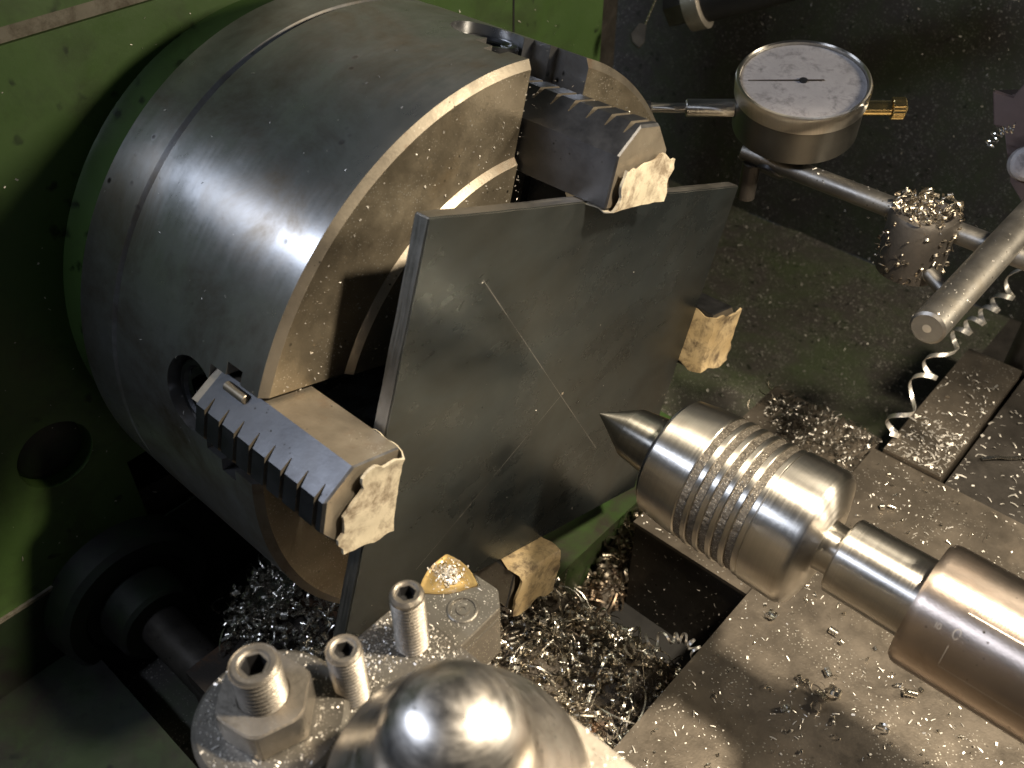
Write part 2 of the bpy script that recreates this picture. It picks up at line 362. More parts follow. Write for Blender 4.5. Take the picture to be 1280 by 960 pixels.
# ================================================================== setting
def sheet(x0, x1, y0, y1, z, nx, ny, amp):
    bm = bmesh.new(); from mathutils import noise as nz
    g = [[bm.verts.new((x0 + (x1 - x0) * i / nx, y0 + (y1 - y0) * j / ny, z + amp * nz.noise(Vector((x0 + (x1 - x0) * i / nx, y0 + (y1 - y0) * j / ny, 3)) * 0.02))) for j in range(ny + 1)] for i in range(nx + 1)]
    for i in range(nx):
        for j in range(ny): bm.faces.new((g[i][j], g[i + 1][j], g[i + 1][j + 1], g[i][j + 1]))
    return bm
tray = build('chip_tray', sheet(-420, 900, -420, 470, -192, 60, 50, 5), 'tray', None, base=(0, 0, -192))
tray['kind'] = 'structure'; tray['label'] = 'dark oily green chip tray under the lathe'
bm = new_box(-420, 900, 470, 474, -192, 420)
guard = build('splash_guard', bm, 'tray', None, base=(0, 470, -192), smooth=0)
tag(guard, 'dark green splash guard sheet behind the lathe', 'splash guard')

# ------------------------------------------------------------------ headstock
XW = -172
head = thing('headstock', 'green painted headstock casting behind the chuck', 'headstock', (XW, 0, -192))
wall = build('front_wall', new_box(-330, XW, -300, 243, -192, 127.5), 'green', head, smooth=0, bevel=2.5)
c1 = build('cut_a', cyl((XW - 9, -143.5, -46), (XW + 5, -143.5, -46), 17, 40), 'green')
c2 = build('cut_b', new_box(XW - 40, XW + 5, -116, -88, -142, -72), 'green')
bpy.context.view_layer.update()
boolean(wall, [c1, c2])
build('plug', rev([(0, 15.5), (1.5, 15.5), (2.2, 14), (2.2, 0)], 40, ((XW - 8.5, -143.5, -46), (1, 0, 0))), 'green_oily_shaded', head)
build('opening_block', jitter(new_box(XW - 30, XW - 6, -114, -90, -141, -100), 2), 'iron_dark', head, bevel=1.5)
boss = build('spindle_boss', rev([(XW - 1, 118.5), (XW + 2, 117), (XW + 17, 116), (XW + 20, 113), (XW + 20, 0)], 128), 'green', head)
build('spindle_nose', rev([(XW + 19.5, 84), (-147.5, 84)], 64), 'iron_dark', head)
build('seam_filler', jitter(new_box(-330, XW - 1.5, -300, 243, 127.6, 133.5), 0.5), 'grey_gap', head, smooth=0)
build('top_cover', new_box(-330, XW + 0.5, -300, 243, 133.6, 230), 'green', head, smooth=0, bevel=2)
build('lower_shade_panel', new_box(XW - 0.3, XW + 0.8, -300, 20, -191.5, -117.5), 'green_oily_shaded', head, smooth=0)  # added dark sheet, paints the shade on the lower wall
build('seam_ridge', new_box(XW - 0.5, XW + 1.6, -300, -128, -117.2, -115.4), 'grey_gap', head, smooth=0, bevel=0.5)
build('edge_strip', new_box(-330, XW - 3, 243.2, 262, -192, 230), 'iron_dark', head, bevel=2.0)
for y, z0, z1 in ((161.5, 20, 127), (128, 92, 127)):
    build('wall_seam', new_box(XW - 0.4, XW + 0.25, y - 0.7, y + 0.7, z0, z1), 'black', head, smooth=0)
build('shade_casting', new_box(-330, -15, -420, -168, -191.5, -163), 'green_oily_shaded', head, bevel=6, seg=4)  # added dark block over the lit tray, its colour stands for shade
build('lead_boss', rev([(XW - 1, 42), (XW + 14, 40), (XW + 17, 37), (XW + 17, 29), (XW + 15, 27), (XW + 15, 22), (XW + 34, 21), (XW + 36, 19), (XW + 36, 0)], 64, ((0, -140, -205 + 60), (1, 0, 0))), 'green_oily_shaded', head)  # boss colour darkened to carry the shade around it
shaft = build('feed_shaft', rev([(XW + 35, 11), (140, 11)], 32, ((0, -140, -145), (1, 0, 0))), 'iron_dark', None, base=(XW + 35, -140, -145))
tag(shaft, 'dark oily feed shaft running from the headstock boss', 'shaft')

# ------------------------------------------------------------------ saddle, slide and ledges
bed = build('lathe_bed', new_box(-171, -11, 12, 160, -191, -150), 'green_bed', None, base=(-90, 86, -191), bevel=3)
tag(bed, 'green painted bed casting below the plate beside the swarf pile', 'bed')
led = build('saddle_ledge', jitter(new_box(-95, 79, -150, 2, -168, -130), 0.8), 'rusty', None, base=(0, -130, -168), smooth=0, bevel=1.5)
tag(led, 'rusty saddle ledge heaped with swarf below the tool', 'ledge')
wing = thing('saddle_wing', 'dark saddle block under the live center with dusty top edge', 'saddle', (46, 120, -192))
build('block', new_box(13, 79.2, 50, 189, -192, -117), 'iron_dark', wing, bevel=1.2)
build('gap_shade_floor', new_box(-10.5, 79.1, 2.5, 49.9, -190, -184), 'gap_shade', wing, smooth=0)  # added floor that paints the gap's shade over the tray
build('top_plate', new_box(12, 79.3, 49, 190, -116.8, -114.5), 'iron', wing, bevel=0.6)
slide = thing('cross_slide', 'flat grey brown cross slide scattered with chips', 'slide', (190, 0, -192))
build('slide_plate', new_box(80, 330, -300, 175.6, -140, -110), 'iron', slide, bevel=1.2)
build('raised_strip', new_box(85, 117, 176.2, 292, -140, -107.5), 'iron', slide, bevel=1.0)
build('rear_plate', new_box(119.5, 330, 176.2, 330, -140, -112), 'iron_dark', slide, bevel=1.0)
build('slide_base', new_box(95, 330, -280, 320, -192, -140.2), 'iron_dark', slide, smooth=0)

# ================================================================== chuck
CH0 = 73.7            # direction of the top jaw, degrees
chuck = thing('lathe_chuck', 'large round steel four jaw chuck on the headstock spindle', 'chuck', (-147.8, 0, 0))
R0 = 124.4
body = build('chuck_body', rev([(-121, 0), (-121, 122.6), (-119.6, R0), (-35.5, R0), (-33.6, 121.2), (-33.6, 90.2), (-31.4, 87.8), (-31.4, 73.4), (-30.2, 72), (-30.2, 30), (-60, 28), (-60, 0)], 192), 'chuck', chuck)
cuts = []
for k in range(4):
    a = rad(CH0 - 90 + 90 * k)
    Rm = Matrix.Rotation(a, 4, 'X')
    for dims in ((-61.5, 0, -17.2, 17.2, 34, 160), (-53, -45, -22, 22, 33, 160)):
        bm = new_box(*dims); bmesh.ops.transform(bm, matrix=Rm, verts=bm.verts); cuts.append(build('cut', bm, 'chuck_face'))
    bm = cyl((-71, 0, 92), (-71, 0, 150), 14.5, 48); bmesh.ops.transform(bm, matrix=Rm, verts=bm.verts); cuts.append(build('cut', bm, 'screw_dark'))
bpy.context.view_layer.update()
boolean(body, cuts)
# front face gets its own brown, pitted finish
if 'chuck_face_steel' not in [m.name for m in body.data.materials]: body.data.materials.append(M['chuck_face'])
fi = [m.name for m in body.data.materials].index('chuck_face_steel')
di = len(body.data.materials); body.data.materials.append(M['jaw_end'])
for p in body.data.polygons:
    cx = (p.center.x / MM) - 147.8
    if p.normal.x > 0.9 and cx > -40: p.material_index = fi
    elif p.normal.x > 0.25 and cx > -38: p.material_index = di
build('chuck_back', rev([(-147.8, 118), (-147.8, 123.4), (-146.6, R0 - 0.3), (-123.4, R0 - 0.3), (-122.6, 123.3), (-121.9, 122.2), (-121.05, 122.2), (-121.05, 90)], 192), 'chuck', chuck)

def screw_bm():
    bm = bmesh.new(); n = 40
    def ring(fn, z): return [bm.verts.new((-71 + fn(k)[0], fn(k)[1], z)) for k in range(n)]
    circ = lambda r: (lambda k: (r * math.cos(2 * math.pi * k / n), r * math.sin(2 * math.pi * k / n)))
    def sq(h):
        def g(k):
            a = 2 * math.pi * k / n; c, s = math.cos(a), math.sin(a); q = h / max(abs(c), abs(s)); return (q * c * 0.707 - q * s * 0.707, q * c * 0.707 + q * s * 0.707)
        return g
    R = [ring(circ(12.8), 98), ring(circ(12.8), 119.6), ring(circ(12.0), 120.6), ring(circ(10), 120.6), ring(circ(9.2), 119.4), ring(sq(5.9), 119.2), ring(sq(5.8), 106)]
    for a, b in zip(R, R[1:]):
        for k in range(n): bm.faces.new((a[k], a[(k + 1) % n], b[(k + 1) % n], b[k]))
    bm.faces.new(R[-1]); bm.faces.new(R[0][::-1])
    bmesh.ops.recalc_face_normals(bm, faces=bm.faces[:])
    return bm
def jaw_bm():
    """local: x axial, y tangential, z radial measured from the gripping face"""
    secs = []
    def sec(x, h, s=1.0): secs.append((x, h, s))
    sec(-58, 29); x = -53.0
    for k in range(8):
        x0 = -53.2 + 8.2 * k
        sec(x0, 29); sec(x0 + 0.1, 25.4); sec(x0 + 0.5, 25.4); sec(x0 + 1.9, 29)
    sec(8.2, 29); sec(9.0, 28.4, 0.975)
    bm = bmesh.new(); prev = None
    for x, h, s in secs:
        e = 29 - h
        pts = [(-15.5, 0), (15.5, 0), (15.5, 19), (5.5 + e, h), (-5.5 - e, h), (-15.5, 19)]
        r = [bm.verts.new((x, a * s, max(0, b * s) if s == 1 else b * s + 0.3)) for a, b in pts]
        if prev:
            for k in range(6): bm.faces.new((prev[k], prev[(k + 1) % 6], r[(k + 1) % 6], r[k]))
        else: bm.faces.new(r[::-1])
        prev = r
    bm.faces.new(prev)
    bmesh.ops.recalc_face_normals(bm, faces=bm.faces[:])
    return bm
def place(o, a, dz, parent):
    """turn an object built along local +Z (mm, world origin) to the jaw direction"""
    o.parent = parent; o.rotation_euler = (a, 0, 0)
    o.location = Vector((147.8, -math.sin(a) * dz, math.cos(a) * dz)) * MM
jaw_me = screw_me = None
JAWS = []
for k in range(4):
    a = rad(CH0 - 90 + 90 * k); r0 = (83.6, 101.6)[k % 2]
    if jaw_me is None:
        j = build('jaw', jaw_bm(), 'jaw', None, base=(0, 0, 0), smooth=25); jaw_me = j.data
        jaw_me.materials.append(M['jaw_end'])
        for p in jaw_me.polygons:
            if p.normal.x > 0.8 or (p.normal.y > 0.9): p.material_index = 1
        s = build('jaw_screw', screw_bm(), 'screw_dark', None, base=(0, 0, 0)); screw_me = s.data
        bm = prism([(5.0, 24), (5.8, 28.6), (15.4, 19), (13.5, 17), (11.5, 17.5)], -61.2, -58.05, 'x')
        en = build('end_block', bm, 'jaw_end', None, base=(0, 0, 0), smooth=25); en_me = en.data
        pn = build('dowel_pin', cyl((-52, 13.6, 21.6), (-41, 13.6, 21.6), 1.8, 16, 0.3), 'jaw_end', None, base=(0, 0, 0)); pn_me = pn.data
    else:
        j = bpy.data.objects.new('jaw', jaw_me); s = bpy.data.objects.new('jaw_screw', screw_me); en = bpy.data.objects.new('end_block', en_me); pn = bpy.data.objects.new('dowel_pin', pn_me)
        for o in (j, s, en, pn): COL.objects.link(o)
    place(j, a, r0, chuck); place(s, a, 0, chuck)
    en.parent = j; en.location = (0, 0, 0); pn.parent = j; pn.location = (0, 0, 0)
    JAWS.append((a, r0))

# ================================================================== plate
PR = rad(-19.99)
def pw(x, u, v): return Vector((x, u * math.cos(PR) - v * math.sin(PR), u * math.sin(PR) + v * math.cos(PR)))
plate = thing('steel_plate', 'dark rectangular steel plate gripped by the chuck jaws', 'plate', (-3, 0, -100))
bm = new_box(-6, 0, -100, 100, -82, 82)
bmesh.ops.subdivide_edges(bm, edges=[e for e in bm.edges if e.calc_length() > 50], cuts=24, use_grid_fill=True)
for v in bm.verts:      # cut edges are not dead straight
    from mathutils import noise as nz
    ed = max(abs(v.co.y) / 100, abs(v.co.z) / 82)
    if ed > 0.999: v.co += Vector((0, nz.noise(v.co * 0.07), nz.noise(v.co * 0.07 + Vector((9, 0, 0))))) * 0.35
bmesh.ops.transform(bm, matrix=Matrix.Rotation(PR, 4, 'X'), verts=bm.verts)
pl = build('plate_body', bm, 'plate', plate, bevel=0.45, seg=2, mats=['plate', 'plate_edge'])
for p in pl.data.polygons:
    if abs(p.normal.x) < 0.75: p.material_index = 1
def scribe(p, q, wd=0.22):
    p = at_x(*p, 0); q = at_x(*q, 0); d = Vector(q - p); n = Vector((1, 0, 0)).cross(d).normalized() * wd / 2
    bm = bmesh.new(); P, Q = Vector(p), Vector(q); steps = 10
    vs_ = []
    for i in range(steps + 1):
        c = P.lerp(Q, i / steps); ww = 0.6 + 0.4 * math.sin(i * 2.1)
        vs_.append([bm.verts.new(c + n * s * ww + Vector((0.05 if abs(s) < 2 else 0, 0, 0))) for s in (1, -1)])
    for a_, b_ in zip(vs_, vs_[1:]): bm.faces.new((a_[0], a_[1], b_[1], b_[0]))
    bmesh.ops.recalc_face_normals(bm, faces=bm.faces[:])
    return build('scribed_line', bm, 'scribe', plate, smooth=0)
scribe((604, 350), (745, 560), 0.17); scribe((703, 492), (520, 712), 0.16)
build('punch_mark', rev([(0.02, 0.9), (0.12, 0.75), (-0.2, 0.0)], 14, (tuple(at_x(703, 492, 0)), (1, 0, 0))), 'chip', plate)

# ================================================================== cardboard shims
def shim(k, seed, label, wid, front, skew=0.0, inner=15.0, mat='card'):
    a, r0 = JAWS[k]; r_ = random.Random(seed); bm = bmesh.new()
    nu, nv = 14, 18
    from mathutils import noise as nz
    L_ = inner + front
    def surf(s, t):
        # s: 0 deep on the gripping face .. L_ up the end face; t tangential
        gap = -0.75
        if s < inner: p = Vector((9.6 - (inner - s), t, gap))
        else:
            q = s - inner; p = Vector((9.6 + 0.75 * min(1, q / 0.8), t, gap + q))
        return p
    lay = ([], [])
    for i in range(nu + 1):
        rows = ([], [])
        J = 5.0 * nz.noise(Vector((seed * 3.3, i * 0.33, 0))) + 0.9 * nz.noise(Vector((seed, i * 0.9, 4))) + skew * (i / nu - 0.5)
        for j in range(nv + 1):
            s = L_ * j / nv; t = wid[0] + (wid[1] - wid[0]) * i / nu
            s += J * max(0.0, (j - (nv - 7)) / 7)
            s = min(s, inner + 28)
            k_ = max(0, abs(2 * i / nu - 1) - 0.7) / 0.3
            t += 3.0 * k_ * nz.noise(Vector((seed * 5.1, j * 0.3, 5 if i > nu / 2 else 0)))
            p = surf(s, t); fr = min(1, max(0, (s - inner + 1) / 2.0))
            p.x += fr * (0.45 * (1 + nz.noise(Vector((t * 0.2, s * 0.2, seed)))) + 0.3 * nz.noise(Vector((t * 0.6, s * 0.6, seed))) + 0.9 * k_)
            rows[0].append(bm.verts.new(p)); rows[1].append(bm.verts.new(p + Vector((1.1 * fr, 0, -0.45 * (1 - fr)))))
        lay[0].append(rows[0]); lay[1].append(rows[1])
    for g, fl in ((lay[0], 1), (lay[1], 0)):
        for i in range(nu):
            for j in range(nv):
                q = (g[i][j], g[i + 1][j], g[i + 1][j + 1], g[i][j + 1]); bm.faces.new(q[::-1] if fl else q)
    rim = [(i, 0) for i in range(nu)] + [(nu, j) for j in range(nv)] + [(i, nv) for i in range(nu, 0, -1)] + [(0, j) for j in range(nv, 0, -1)]
    for (i, j), (i2, j2) in zip(rim, rim[1:] + rim[:1]): bm.faces.new((lay[0][i][j], lay[0][i2][j2], lay[1][i2][j2], lay[1][i][j]))
    bmesh.ops.recalc_face_normals(bm, faces=bm.faces[:])
    bmesh.ops.transform(bm, matrix=Matrix.Rotation(a, 4, 'X') @ Matrix.Translation((0, 0, r0)), verts=bm.verts)
    c = Vector((5, -math.sin(a) * r0, math.cos(a) * r0))
    o = build('cardboard_shim', bm, mat, None, base=tuple(c), smooth=40)
    return tag(o, label, 'cardboard', 'cardboard shims on the chuck jaws')
shim(0, 3, 'torn cardboard shim on the jaw above the plate, beside the dial gauge', (-14.5, 16.5), 17, 3)
shim(1, 11, 'pale cardboard shim with a dark stain on the jaw nearest the cutting insert screws', (-15, 14.6), 22, -6)
shim(2, 19, 'folded cardboard shim on the lower jaw behind the gold insert', (-14, 15), 24, 2, mat='card_brown')
shim(3, 27, 'cardboard shim on the jaw pointing away, behind the live center tip', (-15, 15), 25, 4, mat='card_brown')

# ================================================================== live center and quill
live = thing('live_center', 'shiny steel live center with grooved body and pointed tip', 'live center', (85, 0, -27))
build('point', rev([(19.8, 0.25), (20.2, 0.6), (35.4, 9.9), (36.2, 10.3), (52, 12.4), (52, 0)], 96), 'tip', live)
build('shaded_front_ring', rev([(52.6, 12.3), (52.8, 20.6), (53.6, 21.8), (54.5, 22.1), (54.5, 8)], 96), 'screw_dark', live, smooth=25)  # dark material stands for the shaded front face of the body
build('front_body', rev([(54.55, 8), (54.55, 22.4), (55.3, 23.5), (63, 24.6), (71.8, 25.4), (72.2, 25.0), (72.2, 8)], 128), 'bright', live, smooth=25)
xs = 72.3
for k in range(5):
    bm = rev([(xs - 0.1, 9), (xs - 0.1, 24.3), (xs, 24.75), (xs + 2.9, 24.85), (xs + 3.0, 24.3), (xs + 3.0, 9)], 240)
    for v in bm.verts:
        q = Vector((0, v.co.y, v.co.z))
        if q.length > 24.5: v.co += q.normalized() * rng.uniform(-0.16, 0.2) + Vector((rng.uniform(-0.12, 0.12), 0, 0))
    build('gritty_groove', bm, 'knurl', live, smooth=60)
    build('land', rev([(xs + 3.0, 9), (xs + 3.02, 25.2), (xs + 3.3, 25.5), (xs + 4.95, 25.55), (xs + 5.2, 25.25), (xs + 5.22, 9)], 128), 'bright', live, smooth=25)
    xs += 5.25
build('rear_body', rev([(xs, 9), (xs + 0.02, 25.2), (xs + 0.5, 25.9), (113.0, 26.3), (114.6, 25.6), (115.8, 24.2), (118.2, 15.5), (118.6, 13), (118.0, 10.5), (118.0, 8)], 128), 'bright', live, smooth=28)
build('neck', rev([(117.5, 7), (117.5, 9.6), (121, 9.2), (124.2, 9.2), (124.2, 7)], 64), 'bright', live)
build('shank', rev([(124.1, 6), (124.1, 13.2), (124.9, 14.1), (153, 14.4), (153, 6)], 96), 'bright', live)
quill = thing('tailstock_quill', 'brownish steel tailstock quill with engraved scale', 'quill', (190, 0, -23))
RQ = 22.0
build('barrel', rev([(152, 14.45), (152, 20.4), (153.4, RQ - 0.3), (155, RQ), (420, RQ + 0.2), (420, 5)], 128), 'quill', quill)
def on_q(x, deg, dr=0.06): return Vector((x, (RQ + dr) * math.cos(rad(deg)), (RQ + dr) * math.sin(rad(deg))))
def stroke(name, pts, wd, mat, closed=False):
    bm = bmesh.new(); pr = None; P = []
    pts = pts + [pts[0]] if closed else pts
    for (x0, d0), (x1, d1) in zip(pts, pts[1:]):
        n = max(2, int(abs(d1 - d0) / 4) + 1)
        for i in range(n): P.append((x0 + (x1 - x0) * i / n, d0 + (d1 - d0) * i / n))
    P.append(pts[-1])
    for i, (x, d) in enumerate(P):
        a_ = P[max(0, i - 1)]; b_ = P[min(len(P) - 1, i + 1)]
        tx, td = b_[0] - a_[0], (b_[1] - a_[1]) * RQ * math.pi / 180
        l_ = math.hypot(tx, td) or 1
        nx_, nd_ = -td / l_ * wd / 2, tx / l_ * wd / 2 / (RQ * math.pi / 180)
        r_ = [bm.verts.new(on_q(x + s * nx_, d + s * nd_)) for s in (1, -1)]
        if pr: bm.faces.new((pr[0], pr[1], r_[1], r_[0]))
        pr = r_
    bmesh.ops.recalc_face_normals(bm, faces=bm.faces[:])
    return build(name, bm, mat, quill, smooth=0)
stroke('engraved_line', [(166.3, 151), (166.4, 172), (400, 172)], 0.22, 'mark')
stroke('scale_line', [(166.5, 121), (400, 121)], 0.35, 'mark')
for i in range(46):
    x = 166.5 + i * 1.0
    stroke('scale_tick', [(x, 121), (x, 121 - (11 if i % 10 == 0 else 8.5 if i % 5 == 0 else 6))], 0.16, 'mark_dark')
stroke('numeral', [(166.7 + 0.95 * math.cos(t), 140 + 4.3 * math.sin(t)) for t in np.linspace(0.6, 2 * math.pi + 0.2, 18)], 0.25, 'mark')
stroke('numeral', [(160.6, 139.5), (160.6, 144.5)], 0.2, 'mark')
stroke('numeral', [(161.6 + 0.5 * math.cos(t), 141.8 + 2.4 * math.sin(t)) for t in np.linspace(0, 2 * math.pi, 12)], 0.2, 'mark')

# ================================================================== tool post, holder and tool
tool = thing('turning_tool', 'steel turning tool with a gold triangular insert at its nose', 'cutting tool', (44, -110, -26))
poly = [(34.9, -116), (34.9, -113), (28.8, -107.6), (36.2, -90.2), (46.9, -88.9), (52.4, -94), (53.2, -116)]
build('tool_head', prism([(34.9, -117), (30.0, -107), (27.6, -95), (46.9, -88.9), (52.6, -94), (53.2, -117)], -25, -4.6), 'holder', tool, bevel=0.5)
build('head_top', prism([(34.9, -117), (28.9, -107.9), (41.4, -92.2), (36.6, -89.6), (46.9, -88.9), (52.6, -94), (53.2, -112.7), (49.5, -117)], -4.5, 0), 'holder', tool, bevel=0.4)
build('shank', new_box(34.9, 53.2, -232, -117.05, -25, 0), 'holder', tool, bevel=0.6)
def tri_insert():
    A, B, Cc = Vector((24.2, -90.2, 0)), Vector((28.6, -108.0, 0)), Vector((41.2, -92.3, 0))
    cen = (A + B + Cc) / 3; pts = []
    cs = [A, B, Cc]
    for i in range(3):
        p, q = cs[i], cs[(i + 1) % 3]
        for t in (0.04, 0.2, 0.35, 0.5, 0.65, 0.8, 0.96):
            c = p.lerp(q, t); out = (c - cen).normalized()
            pts.append(c + out * (1.9 * math.sin(math.pi * t)))
    bm = bmesh.new()
    rings = []
    for z, s in ((-4.6, 0.94), (0.1, 0.99), (0.4, 1.0), (0.35, 0.93), (0.05, 0.86), (0.05, 0.6), (0.25, 0.55), (0.25, 0.22)):
        rings.append([bm.verts.new(cen + (p - cen) * s + Vector((0, 0, z))) for p in pts])
    n = len(pts)
    for a_, b_ in zip(rings, rings[1:]):
        for k in range(n): bm.faces.new((a_[k], a_[(k + 1) % n], b_[(k + 1) % n], b_[k]))
    bm.faces.new(rings[-1]); bm.faces.new(rings[0][::-1])
    bmesh.ops.recalc_face_normals(bm, faces=bm.faces[:])
    return bm, cen
bm, ICEN = tri_insert()
build('insert', bm, 'insert', tool, smooth=30)
build('clamp_screw', rev([(-0.5, 5.2), (0.3, 5.2), (0.6, 4.8), (0.6, 4.2), (-0.4, 3.9), (-0.4, 2.6), (0.4, 2.1), (0.4, 1.0), (-0.2, 0.8), (-0.2, 0)], 32, ((44.0, -102.6, 0.05), (0, 0, 1))), 'holder', tool)

hold = thing('tool_holder', 'oily steel tool holder block with clamping screws and hex nut', 'tool holder', (54, -175, -46))
build('upper_lip', new_box(35.5, 72, -236, -119.2, 0.4, 15), 'holder', hold, bevel=0.7)
build('back_web', new_box(54, 73.5, -236, -119.4, -25, 0.35), 'holder', hold, smooth=0)
build('lower_lip', new_box(33, 73.4, -236, -119.3, -46, -25.3), 'holder', hold, bevel=0.7)
def threaded(cx, cy, z0, z1, r, pitch, sock, depth=4.5):
    n = 30; bm = bmesh.new(); pr = []
    z = z0
    while z < z1 - 1.2:
        pr += [(z, r - 0.75), (z + pitch * 0.4, r), (z + pitch * 0.55, r)]; z += pitch
    pr += [(z1 - 1.0, r - 0.2), (z1, r - 1.0), (z1, sock + 0.9), (z1 - 0.5, sock + 0.4)]
    rings = [[bm.verts.new((cx + q * math.cos(2 * math.pi * k / n), cy + q * math.sin(2 * math.pi * k / n), zz + (pitch * k / n * 0.0))) for k in range(n)] for zz, q in pr]
    def hexr(k):
        a = (2 * math.pi * k / n) % (math.pi / 3) - math.pi / 6; return sock * 0.87 / math.cos(a)
    for zz in (z1 - 0.55, z1 - depth):
        rings.append([bm.verts.new((cx + hexr(k) * math.cos(2 * math.pi * k / n), cy + hexr(k) * math.sin(2 * math.pi * k / n), zz)) for k in range(n)])
    for a_, b_ in zip(rings, rings[1:]):
        for k in range(n): bm.faces.new((a_[k], a_[(k + 1) % n], b_[(k + 1) % n], b_[k]))
    bm.faces.new(rings[-1]); bm.faces.new(rings[0][::-1])
    bmesh.ops.recalc_face_normals(bm, faces=bm.faces[:])
    for f_ in bm.faces:
        if all(math.hypot(v.co.x - cx, v.co.y - cy) < sock * 1.02 and v.co.z > z1 - depth - 0.1 for v in f_.verts): f_.material_index = 1  # hex socket faces set black to paint the shade inside the recess
    return bm
for cx, cy, zt in ((49, -128, 40), (48.5, -150.6, 37.5)):
    s = build('set_screw', threaded(cx, cy, 12, zt, 5.0, 1.5, 2.7), 'screw_steel', hold, smooth=22, mats=['screw_steel', 'black'])
build('adjusting_stud', threaded(40, -171.5, 12, 46, 6.6, 1.7, 3.4, 8), 'screw_steel', hold, smooth=22, mats=['screw_steel', 'black'])
def hexnut(cx, cy, z0, z1, R, r, rot):
    bm = bmesh.new(); n = 48
    def hx(k, s):
        a = 2 * math.pi * k / n; b = (a - rot) % (math.pi / 3) - math.pi / 6; q = R * s * math.cos(math.pi / 6) / math.cos(b); return q, a
    rings = []
    for z, s, cap in ((z0, 1, 0), (z1 - 1.0, 1, 0), (z1, 1, 0.93), (z1, 0, 0), (z0, 0, 0)):
        row = []
        for k in range(n):
            q, a = hx(k, 1.0)
            if cap: q = min(q, R * cap)
            if s == 0: q = r
            row.append(bm.verts.new((cx + q * math.cos(a), cy + q * math.sin(a), z)))
        rings.append(row)
    for a_, b_ in zip(rings, rings[1:] + rings[:1]):
        for k in range(n): bm.faces.new((a_[k], a_[(k + 1) % n], b_[(k + 1) % n], b_[k]))
    bmesh.ops.recalc_face_normals(bm, faces=bm.faces[:])
    return bm
build('hex_nut', hexnut(40, -171.5, 21, 32.0, 13.4, 6.7, rad(12)), 'screw_steel', hold, smooth=25, bevel=0.35)
build('height_washer', rev([(15.05, 7), (15.05, 20), (16, 21), (19.6, 21), (20.9, 19.6), (20.9, 7)], 72, ((40, -171.5, 0), (0, 0, 1))), 'holder', hold)

post = thing('tool_post', 'steel tool post block with a polished domed hub', 'tool post', (108, -168, -110))
build('post_block', prism([(74, -215), (150, -215), (150, -128), (101, -128), (92, -136), (74, -136)], -109.9, 45), 'post', post, bevel=1.2)
build('hub', rev([(45.1, 30), (47, 30.5), (49, 29.5), (54, 25.5), (60, 20.5), (64, 17.6), (67, 16.8), (71, 16.0), (75.5, 13.8), (79, 10.4), (81.3, 5.8), (82.2, 0)], 96, ((100, -159, 0), (0, 0, 1))), 'chrome', post, smooth=60)

# ================================================================== dial indicator and its stand
D = Vector(at_d(1005, 97, 454)); vw = (Vector(CAM_POS) - D).normalized()
tl = rad(12); hz = Vector((vw.x, vw.y, 0)).normalized()
nrm = (Vector((0, 0, 1)) * math.cos(tl) + hz * math.sin(tl)).normalized()
right = Vector(RW[0]); right = (right - nrm * right.dot(nrm)).normalized(); fwd = nrm.cross(right)
sdir = (right * math.cos(rad(-5)) + fwd * math.sin(rad(-5))).normalized()
dial = thing('dial_indicator', 'round dial indicator with dusty white face and brass cap', 'dial gauge', tuple(D - nrm * 26))
DB = tuple(D)
build('case', rev([(-26, 0), (-26, 27), (-25, 28.2), (-9, 28.4), (-9, 20)], 96, (DB, nrm)), 'dial_case', dial)
build('bezel', rev([(-8.9, 20), (-8.9, 28.2), (-8.2, 29.2), (-1.5, 29.6), (-0.2, 29.0), (0.2, 28.3), (-0.4, 27.6), (-2.0, 27.4), (-2.0, 22), (-8.9, 20)], 96, (DB, nrm)), 'bright', dial)
face = build('dial_face', rev([(-3.0, 0), (-3.0, 27.2), (-1.9, 27.3), (-1.7, 27.2), (-1.7, 0)], 96, (DB, nrm)), 'dial_white', dial)
def flat_bar(p, q, w0, w1, up, th, name, mat, par):
    p, q, up = Vector(p), Vector(q), Vector(up); s = (q - p).normalized().cross(up)
    bm = bmesh.new(); vs_ = [bm.verts.new(c + s * k * w_ / 2 + up * h) for h in (0, th) for c, w_ in ((p, w0), (q, w1)) for k in (-1, 1)]
    for f_ in ((0, 1, 3, 2), (4, 6, 7, 5), (0, 4, 5, 1), (2, 3, 7, 6), (0, 2, 6, 4), (1, 5, 7, 3)): bm.faces.new([vs_[i] for i in f_])
    bmesh.ops.recalc_face_normals(bm, faces=bm.faces[:])
    return build(name, bm, mat, par, smooth=0)
for i in range(60):
    a_ = 2 * math.pi * i / 60; d_ = sdir * math.cos(a_) + nrm.cross(sdir) * math.sin(a_)
    flat_bar(D + nrm * -1.67 + d_ * (21.5 if i % 5 == 0 else 23), D + nrm * -1.67 + d_ * 25, 0.22, 0.22, nrm, 0.04, 'graduation', 'grad_grey', face)
flat_bar(D + nrm * -1.3 - sdir * 24, D + nrm * -1.3 + sdir * 9, 0.3, 0.8, nrm, 0.15, 'needle', 'mark_dark', dial)
build('needle_hub', rev([(-1.7, 1.8), (-1.0, 1.8), (-0.9, 1.2), (-0.9, 0)], 24, (DB, nrm)), 'black', dial)
build('crystal', rev([(-0.6, 0), (-0.6, 27.5), (-0.3, 27.5), (0.3, 20), (0.5, 0)], 64, (DB, nrm)), 'glass', dial)
sc_ = D - nrm * 16
build('stem', cyl(sc_ - sdir * 28, sc_ - sdir * 50, 4.0, 32, 0.4), 'bright', dial)
build('plunger', cyl(sc_ - sdir * 49.8, sc_ - sdir * 66, 2.2, 24, 0.2), 'bright', dial)
